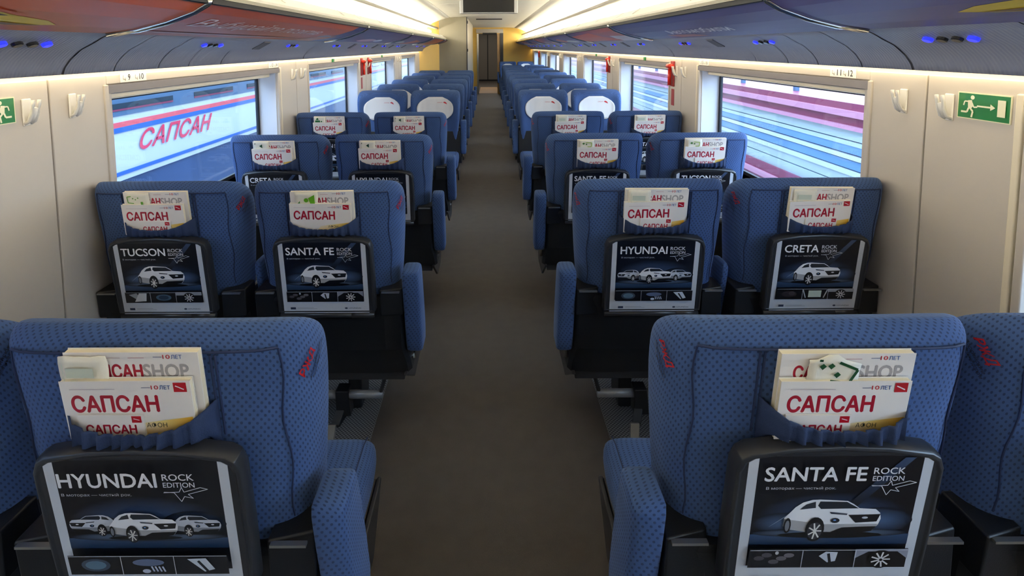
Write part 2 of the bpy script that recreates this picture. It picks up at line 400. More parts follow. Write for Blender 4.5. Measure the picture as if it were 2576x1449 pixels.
ordn = ['first', 'second', 'third', 'fourth', 'fifth', 'sixth', 'seventh', 'eighth', 'ninth', 'tenth', 'eleventh', 'twelfth', 'thirteenth']
desc = {(-1, 0): 'orange rack underside with a yellow car printed on it', (-1, 1): 'orange rack underside with white script lettering', (-1, 2): 'violet rack underside with a pale picture, left side',
        (1, 0): 'violet rack underside with a yellow racing car printed on it', (1, 1): 'violet rack underside with white lettering', (1, 2): 'orange and violet rack underside, right side'}
for s in (-1, 1):
    ye = YL if s < 0 else YR
    starts = [1.70+PER*k for k in range(-2, 8) if 1.70+PER*k < ye-.1]
    for i0, y0 in enumerate(starts):
        i = i0-1   # 0: the section reaching from the camera to y=1.7
        y1 = min(y0+PER, ye)-.006; y0 = max(y0, YB)
        Ls = y1-y0
        e = empty('luggage_rack', (s*1.2, y0, 1.70))
        sd = 'left' if s < 0 else 'right'
        lb = desc.get((s, i)) or ('luggage rack section on the %s, %s counted from the camera' % (sd, ordn[max(i, 0)]) if i >= 0 else 'luggage rack section on the %s, behind the camera' % sd)
        tag(e, lb, 'luggage rack', 'overhead luggage rack sections')
        def rel(pr): return [(s*x-s*1.2, z-1.70) for x, z in pr]
        up = [(x, z) for x, z in LIP] + [(1.2286, 1.672), (1.13, 1.686), (1.034, 1.71), (.945, 1.742), (.905, 1.762)]
        MB().prism(rel(up), .004, Ls).build('rack_underside', M['rib'] if False else M['silver'], e, smooth=False)
        MB().prism(rel([(.893, 1.745), (.900, 1.742), (.912, 1.760), (.905, 1.770), (.896, 1.762)]), .0, Ls).build('front_rail', M['gasket'], e)
        MB().prism(rel([(.893, 1.763), (.905, 1.772), (.916, 1.772), (.916, 1.780), (.90, 1.778)]), .0, Ls).build('lip_trim', M['chrome'], e)
        # white inner panel of the rack
        MB().prism(rel([(.916, 1.768), (.93, 1.795), (1.02, 1.852), (1.30, 1.86), (1.30, 1.84), (1.03, 1.835), (.935, 1.77)]), .004, Ls-.004).build('rack_top_panel', M['ceil'], e)
        MB().tube([(s*x-s*1.2, .35*Ls, z-1.70) for x, z in ((.955, 1.813), (.985, 1.835), (1.01, 1.852))], .004, 6).build('divider', M['white'], e)
        MB().tube([(s*x-s*1.2, .8*Ls, z-1.70) for x, z in ((.955, 1.813), (.985, 1.835), (1.01, 1.852))], .004, 6).build('divider', M['white'], e)
        # chrome strip at the far end of the section
        pts = [(s*x-s*1.2, Ls-.012, z-1.70-.004) for x, z in [(.893, 1.765)]+LIP]
        MB().tube(pts, .011, 8).build('end_trim', M['chrome'], e, smooth=True)
        P = Print(.0006); ad(P, s, i)
        if (s, i) == (-1, 1):
            P.text('Выбирайте позитив', .12, .46, 1.35, .30, (232, 214, 208), off=0., shear=.35)
            P.rect(.05, 1.3, .2, .26, (196, 140, 124))
        if (s, i) == (1, 1):
            P.text('Автомобили', -1.15, .38, .80, .22, (238, 234, 240), off=.01, shear=.2)
        # finer strips so the print follows the curve: cut every polygon in v
        import bmesh
        bm = bmesh.new(); lay = bm.verts.layers.float_color.new('ink')
        vv = []
        flipu = (s > 0)
        for (u, v, w_), c in zip(P.v, P.c):
            if u < 0: u = .25-u      # right side: read towards the camera
            q = bm.verts.new((u, v, w_)); q[lay] = c; vv.append(q)
        for f in P.f:
            try: bm.faces.new([vv[k] for k in f])
            except ValueError: pass
        for cut in (.10, .28, .44, .60, .72, .86):
            bmesh.ops.bisect_plane(bm, geom=bm.verts[:]+bm.edges[:]+bm.faces[:], plane_co=(0, cut, 0), plane_no=(0, 1, 0))
        bmesh.ops.bisect_plane(bm, geom=bm.verts[:]+bm.edges[:]+bm.faces[:], plane_co=(Ls-.02, 0, 0), plane_no=(1, 0, 0), clear_outer=True)
        for q in bm.verts:
            u, v, w_ = q.co; x = 1.2286-(1.2286-.905)*min(max(v, 0), 1); z = lipz(x)-.0012-w_
            yy = u+.006
            q.co = (s*x-s*1.2, yy, z-1.70)
        me = bpy.data.meshes.new('advertising_film'); bm.to_mesh(me); bm.free(); me.materials.append(M['adprint'])
        o = bpy.data.objects.new('advertising_film', me); C.objects.link(o); o.parent = e
        # ribbed service panel, split by joints
        gp = GREY + [(1.415, 1.516), (1.405, 1.545), (1.38, 1.58), (1.34, 1.612), (1.29, 1.635), (1.2286, 1.665)]
        cuts = [0] + [q for q in (.23, .49, .71, 1.0, 1.46, 1.70) if q < Ls-.1] + [Ls]
        first = None
        for a, b_ in zip(cuts, cuts[1:]):
            p = MB().prism(rel(gp), a+.004, b_-.001, cap=False).build('service_panel', M['rib'], e)
            for pl in p.data.polygons: pl.use_smooth = len(pl.vertices) == 4
            first = first or p
        # reading and call lights: period one seat row
        k = math.ceil((y0-1.38)/.985)
        while True:
            yc = 1.38+.985*k; k += 1
            if yc+.17 > y1: break
            if yc < y0+.02: continue
            for j in range(4):
                b = MB(); n = 12; cx, cz = 1.293, 1.6135; tx, tz = .887, -.462   # tangent of the panel there
                nx, nz = -.462, -.887
                r = .0125
                ring = lambda rr, h: [((s*(cx+tx*rr*math.cos(t)+nx*h)-s*1.2), yc+.0+j*.048-y0+rr*1.25*math.sin(t), cz+tz*rr*math.cos(t)+nz*h-1.70) for t in [2*math.pi*q/n for q in range(n)]]
                b.loft([ring(r, -.004), ring(r, .003), ring(r*.8, .005)])
                b.build('reading_light' if j in (1, 2) else 'call_light', M['lens'] if j in (1, 2) else M['lampb'], first)
            b = MB(); yy = yc+.56-y0
            if yy < Ls-.1:
                b.hexa([(s*x-s*1.2, yy+dy, z-1.70+dz) for dz in (-.003, .004) for (x, z, dy) in ((1.262, 1.634, 0), (1.334, 1.595, 0), (1.334, 1.595, .09), (1.262, 1.634, .09))])
                b.build('speaker_grille', M['grille'], first)

# ---------------------------------------------------------------- seats
ZT = 1.137
LEAN = math.tan(math.radians(8))
def yrear(z): return (ZT-z)*LEAN
HALF = [(0, 0), (.06, 0), (.12, .001), (.17, .004), (.210, .010), (.246, .025), (.267, .050), (.275, .085), (.276, .13), (.268, .165), (.25, .18), (.226, .172), (.2, .15), (.16, .130), (.1, .118), (0, .112)]
def rear_y(x):
    x = abs(x)
    pr = HALF[:9]
    for (a, ya), (b, yb) in zip(pr, pr[1:]):
        if x <= b: return ya+(yb-ya)*(x-a)/(b-a)
    return .13
def ring(z, sx, sy, wf):
    pts = []
    h = HALF
    for k, (x, y) in enumerate(h):
        if k >= 9: y = .112+(y-.112)*wf if y > .112 else y
        yc = .075-.03*max(0, 1-sy); yy = yc+(y-yc)*sy; dz = .33*max(0, yy-.04)*min(1, max(0, (z-.95)/.12)); pts.append((x*sx, yy+yrear(z), z-dz))
    return pts + [(-x, y, zz) for x, y, zz in pts[-2:0:-1]]
def backrest(parent):
    lv = [(.46, .90, .9, .2), (.52, .93, 1, .25), (.64, .90, .95, .35), (.70, .925, 1, .45), (.78, .955, 1, .55), (.88, .982, 1, .85), (.98, 1, 1, 1), (1.045, 1, 1, 1), (1.078, .998, .97, .95), (1.098, .985, .86, .8), (1.112, .955, .66, .5), (1.120, .91, .42, .2), (1.122, .86, .22, 0)]
    b = MB(); b.loft([ring(*l) for l in lv]); return b.build('backrest', M['fabric'], parent, smooth=True, sub=1)

def rounded_slab(y0, y1, z0, z1, yo, x0, x1, r=.02):
    pass

def make_armrest(parent, x0, x1, name='armrest', oy=0.):
    b = MB(); rings = []
    xc, hx = (x0+x1)/2, (x1-x0)/2
    for z, yc, hy, k in ((.432, .165, .030, .72), (.436, .163, .046, .88), (.446, .160, .056, .97), (.50, .150, .060, 1), (.60, .125, .060, 1), (.70, .098, .058, 1), (.765, .080, .054, 1), (.784, .075, .050, .97), (.793, .073, .040, .88), (.796, .073, .028, .75)):
        r = min(.014, hx*.5); a = hx*k; h = hy
        rings.append([(xc+px, yc+py+oy, z-.012) for px, py in ((-a, -h+r), (-a+r*.3, -h+r*.3), (-a+r, -h), (a-r, -h), (a-r*.3, -h+r*.3), (a, -h+r), (a, h-r), (a-r*.3, h-r*.3), (a-r, h), (-a+r, h), (-a+r*.3, h-r*.3), (-a, h-r))])
    b.loft(rings); a_ = b.build(name, M['fabric'], parent, smooth=True)
    if oy: a_['extra'] = 1
    return a_

def common_seat(e, s, aisle):
    """s=+1: the aisle lies on the seat's +x side"""
    br = backrest(e)
    # cushion
    b = MB(); rings = []
    for y, zt, zb, hw in ((.14, .44, .34, .25), (.16, .462, .325, .262), (.30, .455, .32, .266), (.45, .458, .315, .268), (.56, .462, .315, .268), (.61, .452, .32, .262), (.628, .425, .345, .25)):
        r = .03
        rings.append([(-hw, y, zb+r), (-hw, y, zt-r), (-hw+r*.4, y, zt-.008), (-hw+r*1.6, y, zt), (-.12, y, zt-.004), (.12, y, zt-.004), (hw-r*1.6, y, zt), (hw-r*.4, y, zt-.008), (hw, y, zt-r), (hw, y, zb+r), (hw-r, y, zb), (-hw+r, y, zb)])
    b.loft(rings); cu = b.build('cushion', M['fabric'], e, smooth=True, sub=1)
    b = MB()
    for sx in (-1, 1):
        b.tube([(sx*.235, y, z+.001) for y, z in ((.19, .462), (.30, .457), (.45, .460), (.56, .462), (.605, .452))], .0018, 5)
    b.build('piping', M['piping'], cu)
    # frame and pedestal
    b = MB()
    for sx in (-1, 1):
        b.hexa([(sx*.262, .30, .20), (sx*.262, .48, .20), (sx*.276, .48, .20), (sx*.276, .30, .20), (sx*.262, .10, .335), (sx*.262, .60, .335), (sx*.276, .60, .335), (sx*.276, .10, .335)])
    b.box(-.26, .26, .14, .60, .29, .33)
    b.build('seat_frame', M['darkm'], e, bevel=.004)
    MB().box(-.03, .03, .36, .50, .007, .30).build('pedestal', M['shell'], e, bevel=.01)
    if aisle:
        a0, a1 = (.274, .338)
        make_armrest(e, min(s*a0, s*a1), max(s*a0, s*a1))
        xx = s*.30
        MB().tube([(xx, .165, .47), (xx-s*.004, .18, .40), (xx-s*.01, .17, .365)], .012, 8).build('armrest_strut', M['metal'], e, smooth=True)
    return br

def shell(e, s, rev=False):
    # black moulded back shell below the upholstery
    b = MB(); rings = []
    for z, hw, off in ((.33, .289, .012), (.38, .286, .0), (.45, .272, -.016), (.58, .272, -.014), (.66, .27, -.012), (.675, .266, -.008)):
        yr = yrear(z)
        rr = [(-hw, yr+.13, z), (-hw, yr+.03+off, z), (-hw+.012, yr+.006+off, z), (-.2, yr+off, z), (.2, yr+off, z), (hw-.012, yr+.006+off, z), (hw, yr+.03+off, z), (hw, yr+.13, z)]
        rings.append(rr)
    b.loft(rings); sh = b.build('back_shell', M['shell'], e)
    for sx in (-1, 1):
        x0, x1 = sorted((sx*.19, sx*.272))
        c = MB().hexa([(x0, yrear(.60)-.026, .60), (x1, yrear(.60)-.016, .60), (x1, yrear(.6)+.08, .60), (x0, yrear(.6)+.08, .60),
                       (x0, yrear(.705)-.022, .705), (x1, yrear(.705)-.002, .705), (x1, yrear(.705)+.08, .705), (x0, yrear(.705)+.08, .705)]).build('pivot_cover', M['shell'], e, bevel=.005)
        MB().box(x0+.008, x1-.008, yrear(.7)-.028, yrear(.7)-.018, .697, .702).build('metal_edge', M['metal'], c)

def car_art(P, cx, cy, wd, flip=False, tone=(232, 234, 240)):
    k = wd/860.; ky = k*1.3; f = -1 if flip else 1
    def T(pts): return [(cx+f*(x-1130)*k, cy-(y-690)*ky) for x, y in pts]
    g2 = tuple(int(c*.72) for c in tone)
    P.ell(cx, cy-150*ky, 470*k, 28*ky, (6, 8, 12))
    P.poly(T([(700, 760), (705, 690), (740, 655), (790, 600), (850, 560), (930, 538), (1000, 535), (1240, 548), (1300, 575), (1355, 610), (1500, 618), (1545, 650), (1560, 700), (1545, 750), (1500, 800), (1320, 828), (1100, 812), (905, 810), (770, 792)]), tone)
    P.poly(T([(700, 760), (705, 700), (1060, 745), (1250, 745), (1545, 745), (1500, 800), (1320, 828), (1100, 812), (905, 810), (770, 792)]), g2)
    P.poly(T([(1000, 550), (1235, 555), (1350, 610), (1015, 614), (985, 585)]), (34, 40, 50))
    P.poly(T([(830, 618), (880, 575), (960, 552), (968, 604)]), (40, 46, 56))
    P.poly(T([(1265, 665), (1548, 660), (1525, 722), (1340, 732)]), (22, 24, 30))
    P.ell(cx+f*(1415-1130)*k, cy-(688-690)*ky, 28*k, 12*k, (220, 222, 228), 10)
    P.poly(T([(1225, 772), (1530, 762), (1490, 802), (1320, 830), (1120, 815)]), (12, 13, 18))
    P.poly(T([(1095, 636), (1255, 652), (1250, 664), (1110, 654)]), (60, 66, 80))
    P.ell(cx+f*(1155-1130)*k, cy-(710-690)*ky, 40*k, 28*k, (24, 28, 40), 12); P.ell(cx+f*(1150-1130)*k, cy-(706-690)*ky, 14*k, 8*k, (120, 170, 230), 8)
    P.ell(cx+f*(985-1130)*k, cy-(785-690)*ky, 84*k, 105*ky, (14, 14, 18), 18)
    P.ell(cx+f*(735-1130)*k, cy-(750-690)*ky, 32*k, 66*ky, (18, 18, 22), 14); P.ell(cx+f*(735-1130)*k, cy-(752-690)*ky, 20*k, 46*ky, (120, 124, 132), 12)
    wcx, wcy = cx+f*(985-1130)*k, cy-(795-690)*ky
    P.ell(wcx, wcy, 66*k, 74*ky, (60, 60, 66), 18)
    for q in range(7):
        t = q*2*math.pi/7
        P.line([(wcx, wcy), (wcx+60*k*math.cos(t), wcy+68*ky*math.sin(t))], 14*k, (222, 220, 216))

def wheel_art(P, cx, cy, r, col=(214, 212, 214)):
    P.ell(cx, cy, r*1.25, r*1.2, (14, 14, 18), 18)
    for q in range(9):
        t = q*2*math.pi/9; P.line([(cx, cy), (cx+r*math.cos(t), cy+r*.95*math.sin(t))], r*.17, col)
    P.ell(cx, cy, r*.18, r*.18, (30, 30, 34), 8)

PW, PH = .312, .285
def poster(kind):
    P = Print(.00012); W, H = PW, PH; x0 = -W/2; m = .017
    P.rect(-W/2, W/2, 0, H, (198, 204, 214))
    P.rect(-W/2+m, W/2-m, H*.165, H, (14, 16, 24))
    # haze and light beams of the printed picture
    blk = (14, 16, 24)
    P.ell(0, H*.56, W*.42, H*.17, blk, 28, mid=(62, 84, 120)); P.ell(-W*.27, H*.50, W*.17, H*.08, blk, 20, mid=(74, 98, 134)); P.ell(W*.27, H*.52, W*.18, H*.10, blk, 20, mid=(74, 98, 134))
    P.rect(-W/2+m, W/2-m, H*.335, H*.415, blk, [(26, 46, 72), (26, 46, 72), (52, 76, 108), (52, 76, 108)])
    P.ell(0, H*.425, W*.44, H*.035, (16, 22, 34), 26, mid=(120, 142, 172))
    if kind != 'HYUNDAI':
        P.poly([(-W*.36, H*.46), (-W*.35, H*.47), (-W*.18, H*.62), (-W*.22, H*.60)], 0, [(170, 186, 206), (170, 186, 206), blk, blk])
        P.poly([(W*.36, H*.46), (W*.35, H*.47), (W*.18, H*.64), (W*.22, H*.60)], 0, [(170, 186, 206), (170, 186, 206), blk, blk])
        P.poly([(W*.05, H*.62), (W*.12, H*.62), (W*.40, H*.99), (W*.34, H*.99)], 0, [blk, blk, (60, 78, 108), (60, 78, 108)])
    if kind == 'HYUNDAI':
        car_art(P, -W*.29, H*.525, W*.27, True, (196, 202, 214)); car_art(P, W*.29, H*.53, W*.27, False, (196, 202, 214)); car_art(P, 0, H*.535, W*.38)
    else:
        car_art(P, 0, H*.545, W*.54)
    tw = {'HYUNDAI': .53, 'SANTA FE': .55, 'TUCSON': .50, 'CRETA': .385}[kind]
    P.text(kind, -W*.41, H*.832, W*tw, H*.10, (236, 236, 240), off=.03)
    tx = -W*.41+W*tw+W*.035
    P.text('ROCK', tx, H*.882, W*.17, H*.046, (230, 230, 236), off=.012); P.text('EDITION', tx, H*.832, W*.17, H*.036, (230, 230, 236), off=.008)
    st = [(.0, .80), (.055, .795), (.088, .73), (.108, .768), (.155, .755), (.13, .785), (.24, .822), (.2, .835), (.11, .803), (.1, .838), (.085, .805), (0, .80)]
    P.line([(tx+W*a, H*b) for a, b in st], .0011, (226, 228, 234))
    P.text('В моторах — чистый рок.', -W*.40, H*.772, W*.38, H*.026, (206, 208, 214), off=0.)
    # three small pictures
    y0, y1 = H*.175, H*.325; xs = [-W/2+m, -W/2+m+(W-2*m)/3, -W/2+m+2*(W-2*m)/3, W/2-m]
    P.rect(xs[0], xs[3], y0, y1, (18, 19, 24))
    yc = (y0+y1)/2; c = [(xs[i]+xs[i+1])/2 for i in range(3)]; hw = (xs[1]-xs[0])/2
    if kind == 'HYUNDAI':
        P.ell(c[0], yc, hw*.55, H*.05, (60, 72, 88), 18); P.ell(c[0], yc, hw*.40, H*.034, (92, 120, 140), 14)
        P.ell(c[1], yc+H*.02, hw*.6, H*.028, (96, 110, 140), 16)
        for q in range(4): P.line([(c[1]+hw*(.1+.14*q), yc-H*.01), (c[1]+hw*(.18+.14*q), yc-H*.05)], .003, (190, 200, 222))
        P.ell(c[1]-hw*.1, yc-H*.045, hw*.16, H*.016, (190, 200, 222), 12)
        P.poly([(c[2]-hw*.5, yc+H*.05), (c[2]+hw*.2, yc+H*.055), (c[2]+hw*.5, yc-H*.03), (c[2]+hw*.1, yc-H*.05)], (196, 206, 218)); P.line([(c[2]-hw*.1, yc+H*.035), (c[2]+hw*.22, yc-H*.045)], .005, (26, 28, 34))
    elif kind == 'TUCSON':
        P.poly([(c[0]-hw*.7, yc+H*.04), (c[0]-hw*.1, yc+H*.06), (c[0]+hw*.2, yc), (c[0]-hw*.1, yc-H*.03)], (150, 154, 160)); P.poly([(c[0]+hw*.1, yc+H*.06), (c[0]+hw*.7, yc+H*.06), (c[0]+hw*.6, yc-H*.05), (c[0]-hw*.3, yc-H*.06)], (200, 202, 204))
        P.ell(c[1], yc, hw*.6, H*.045, (70, 96, 116), 18); P.ell(c[1], yc, hw*.4, H*.03, (40, 60, 80), 12)
        P.rect(xs[2], xs[3], yc+H*.03, y1, (150, 154, 164)); wheel_art(P, c[2], yc-H*.005, H*.06)
    elif kind == 'CRETA':
        P.ell(c[0], yc, hw*.6, H*.04, (54, 46, 50), 12); P.ell(c[0]+hw*.2, yc+H*.01, hw*.25, H*.03, (70, 64, 66), 12)
        P.rect(c[1]-hw*.5, c[1]+hw*.5, yc-H*.045, yc+H*.05, (190, 206, 196)); P.line([(c[1]-hw*.95, y1-.004), (c[1]-hw*.7, y0+.006)], .004, (180, 186, 190)); P.line([(c[1]+hw*.95, y1-.004), (c[1]+hw*.7, y0+.006)], .004, (180, 186, 190))
        P.rect(xs[2], xs[3], yc+H*.03, y1, (150, 154, 164)); wheel_art(P, c[2], yc-H*.005, H*.06)
    else:
        for q in range(5): P.ell(c[0]-hw*.6+hw*.28*q, yc+H*.03*math.sin(q*2.1), hw*.2, H*.018, (74+8*q, 70+8*q, 76+8*q), 10)
        P.ell(c[0]+hw*.05, yc+H*.045, hw*.07, H*.014, (190, 190, 194), 8)
        P.poly([(c[1]-hw*.35, yc+H*.02), (c[1]-hw*.1, yc+H*.055), (c[1]+hw*.35, yc+H*.05), (c[1]+hw*.3, yc-H*.02), (c[1], yc-H*.03)], (198, 204, 216)); P.line([(c[1], yc+H*.04), (c[1]+hw*.1, yc-H*.03)], .005, (26, 28, 34))
        P.poly([(xs[2], y1), (xs[3], y1), (xs[3], yc), (c[2]+hw*.6, y1-H*.02), (c[2]-hw*.5, y1-H*.02), (xs[2], yc)], (140, 144, 160)); wheel_art(P, c[2], yc-H*.005, H*.06)
    for xx in xs[1:3]: P.line([(xx, y0), (xx, y1)], .0011, (210, 214, 222))
    P.line([(xs[0], y1), (xs[3], y1)], .0011, (210, 214, 222))
    # footer
    P.rect(-W*.41, -W*.35, H*.075, H*.105, (44, 56, 84)); P.rect(-W*.33, -W*.10, H*.08, H*.085, (150, 156, 166)); P.rect(-W*.33, -W*.14, H*.095, H*.10, (150, 156, 166))
    P.ell(W*.24, H*.09, W*.018, H*.012, (50, 62, 90), 10); P.text('HYUNDAI', W*.27, H*.082, W*.14, H*.016, (50, 62, 90), off=.02)
    return P
_poster_mesh = {}
def tray(e, kind):
    zb, zt = .612, .935; H = zt-zb
    rx = math.atan2(yrear(zb)-yrear(zt), H)
    t = empty('tray_table', (0, yrear(zb)-.038, zb)); t.parent = e; t.rotation_euler = (rx, 0, 0)
    # frame outline (x, v) with arched top; local plane y
    out = [(-.178, .02), (-.180, .15), (-.178, H-.045), (-.170, H-.024), (-.155, H-.014), (-.08, H-.002), (0, H+.002), (.08, H-.002), (.155, H-.014), (.170, H-.024), (.178, H-.045), (.180, .15), (.178, .02)]
    b = MB(); n = len(out)
    def rg(k, y, dv=0): return [(x*k, y, .14+(v-.14)*k) for x, v in out]
    b.loft([rg(.985, .022), rg(1, .016), rg(1, -.002), rg(.985, -.010), rg(.955, -.012), rg(.935, -.009)])
    fr = b.build('tray_leaf', M['trayf'], t, smooth=False, bevel=.002)
    if kind not in _poster_mesh:
        o = poster(kind).build('poster', M['print'], t, loc=(0, -.0095, .019)); _poster_mesh[kind] = o.data
    else:
        o = bpy.data.objects.new('poster', _poster_mesh[kind]); C.objects.link(o); o.parent = t; o.location = (0, -.0095, .019)
    b = MB(); b.tube([(-.172, -.002, .006), (.172, -.002, .006)], .0105, 12); b.build('hinge', M['trayf'], t, smooth=True)
    b = MB(); b.tube([(.09, -.002, .006), (.165, -.002, .006)], .0125, 12); b.build('hinge_sleeve', M['darkm'], t, smooth=True)
    return t

def seams(br, s):
    b = MB()
    def ln(pts, r=.0022): b.tube([(x, rear_y(x)+yrear(z)-.0004, z) for x, z in pts], r, 5)
    for sx in (-1, 1):
        ln([(sx*.123, 1.08-.02*k) for k in range(9)]); ln([(sx*.131, 1.08-.02*k) for k in range(9)])
        ln([(sx*(.232+.004*math.sin(k)), 1.08-.03*k) for k in range(13)], .0018)
    ln([(-.232+.464*k/18, 1.082+.004*math.sin(math.pi*k/18)) for k in range(19)], .0022)
    b.build('piping', M['piping'], br)
    P = Print(.0001)
    P.text('РЖД', 0, .004, .052, .020, (190, 30, 38), off=.03, shear=.3)
    P.text('Российские', 0, -.010, .064, .008, (24, 26, 40), off=.01, shear=.3); P.text('железные дороги', .002, -.021, .070, .008, (24, 26, 40), off=.01, shear=.3)
    # wrapped around the wing: u along the rising diagonal
    ca, sa = math.cos(math.radians(52)), math.sin(math.radians(52))
    def fn(u, v, w_):
        uu, vv = u*ca-v*sa, u*sa+v*ca      # uu runs around the wing, vv rises
        if s < 0: uu, vv = u*ca+v*sa-.04, -u*sa+v*ca+.05
        a = .05+uu if s > 0 else -.05+uu
        # arc position along the cross section outline starting from x=.20
        d = (uu+.018 if s > 0 else -uu+.018-.04+.04)
        x = .236; acc = 0
        pr = HALF[5:10]; px, py = pr[0]; rem = max(0, d+.012)
        for (ax, ay), (bx_, by_) in zip(pr, pr[1:]):
            L = math.hypot(bx_-ax, by_-ay)
            if rem <= L or (bx_, by_) == pr[-1]:
                t = min(rem/L, 1.3); px, py = ax+(bx_-ax)*t, ay+(by_-ay)*t; nx, ny = (by_-ay)/L, -(bx_-ax)/L; break
            rem -= L
        z = 1.02+vv-.02
        return (s*(px+nx*(.003+w_)), py+ny*(.003+w_)+yrear(z), z)
    P.mapped(fn); P.build('emblem', M['print'], br, raw=True)

def pocket(e):
    # gathered elastic pocket whose top edge sags below the magazines
    n = 60; b = MB(); rows = []
    R = random.Random(3)
    ph = [R.uniform(0, 6) for _ in range(4)]
    for j in range(7):
        t = j/6; row = []
        for i in range(n+1):
            q = -1+2*i/n; x = q*.125
            ztop = .960+.034*abs(q)**2.3
            z = (.900, .925, .941)[j] if j < 3 else .941+(ztop-.941)*(j-2)/4
            fold = (.0032*math.sin(i*1.25+ph[0]+1.3*math.sin(i*.21))+.0018*math.sin(i*2.1+ph[1]))*(1-.62*t)*1.5*(1-.75*abs(q)**3)
            out = (.012 if j < 2 else .043)*(1-abs(q)**8)
            row.append((x, rear_y(x)+yrear(z)-out-.003-abs(fold)*1.6+fold, z))
        rows.append(row)
    vs = [p for r in rows for p in r]; fs = [(j*(n+1)+i, j*(n+1)+i+1, (j+1)*(n+1)+i+1, (j+1)*(n+1)+i) for j in range(6) for i in range(n)]
    b.add(vs, fs); o = b.build('pocket', M['pocket'], e, smooth=True)
    so = o.modifiers.new('thickness', 'SOLIDIFY'); so.thickness = .003; so.offset = 0
    return o

def footrest(e):
    b = MB(); b.tube([(-.165, .17, .21), (-.02, .17, .21)], .017, 10); b.build('footrest_bar', M['metal2'], e, smooth=True)
    b = MB(); b.tube([(.03, .17, .21), (.165, .17, .21)], .017, 10); b.build('footrest_bar', M['metal2'], e, smooth=True)
    b = MB(); b.hexa([(-.02, .15, .13), (.04, .15, .13), (.04, .20, .13), (-.02, .20, .13), (-.02, .148, .236), (.03, .148, .236), (.03, .205, .236), (-.02, .205, .236)])
    b.hexa([(-.035, .13, .10), (.0, .13, .10), (.03, .19, .13), (-.01, .19, .13), (-.035, .12, .115), (.0, .12, .115), (.03, .18, .2), (-.01, .18, .2)])
    b.build('bracket', M['shell'], e, bevel=.004)
    MB().hexa([(-.052, .085, .055), (-.016, .085, .055), (-.016, .10, .05), (-.052, .10, .05), (-.045, .11, .125), (-.009, .11, .125), (-.009, .125, .12), (-.045, .125, .12)]).build('pedal', M['metal'], e, bevel=.003)
    for sx in (-1, 1): MB().tube([(sx*.20, .14, .37), (sx*.155, .17, .21)], .008, 6).build('footrest_arm', M['darkm'], e)

protos = {}
def forward_seat(x, y, s, aisle, kind, label, group):
    """seat seen from behind (facing away from the camera)"""
    key = (s, aisle)
    if key not in protos:
        e = empty('train_seat'); br = common_seat(e, s, aisle); shell(e, s); seams(br, s); pocket(e); footrest(e); protos[key] = e
        p = e
    p = protos[key]
    if not p.get('used'): o = p; p['used'] = 1
    else:
        o = copy_tree(p)
        for ch in [c for c in bpy.data.objects if c.parent == o and (c.name.startswith('tray_table') or c.get('extra'))]:
            for g in [c for c in bpy.data.objects if c.parent == ch]: bpy.data.objects.remove(g)
            bpy.data.objects.remove(ch)
    o.location = (x, y, 0); tag(o, label, 'seat', group)
    if aisle and y > 1.5: make_armrest(o, min(-s*.280, -s*.303), max(-s*.280, -s*.303), oy=.05 if x > 0 else .09)
    tray(o, kind)
    return o

AX, WXS = .596, 1.182
ROWF = [.83, 1.80, 2.795, 3.78]
posters = {(0, -1, 0): 'HYUNDAI', (0, 1, 0): 'SANTA FE', (0, -1, 1): 'TUCSON', (0, 1, 1): 'CRETA',
           (1, -1, 1): 'TUCSON', (1, -1, 0): 'SANTA FE', (1, 1, 0): 'HYUNDAI', (1, 1, 1): 'CRETA',
           (2, -1, 1): 'CRETA', (2, -1, 0): 'HYUNDAI', (2, 1, 0): 'SANTA FE', (2, 1, 1): 'TUCSON',
           (3, -1, 1): 'TUCSON', (3, -1, 0): 'CRETA', (3, 1, 0): 'HYUNDAI', (3, 1, 1): 'SANTA FE'}
rowname = ['in the nearest row', 'in the second row', 'in the third row', 'in the fourth row']
for r, y in enumerate(ROWF):
    for sd in (-1, 1):
        for wdw in (0, 1):
            lb = 'blue seat seen from behind %s, %s side, %s seat' % (rowname[r], 'left' if sd < 0 else 'right', 'window' if wdw else 'aisle')
            forward_seat(sd*(WXS if wdw else AX), y, -sd, not wdw, posters[(r, sd, wdw)], lb, 'seats facing away from the camera')
for k in list(protos.values()):
    if 'used' in k: del k['used']
for o in bpy.data.objects:
    if 'used' in o: del o['used']

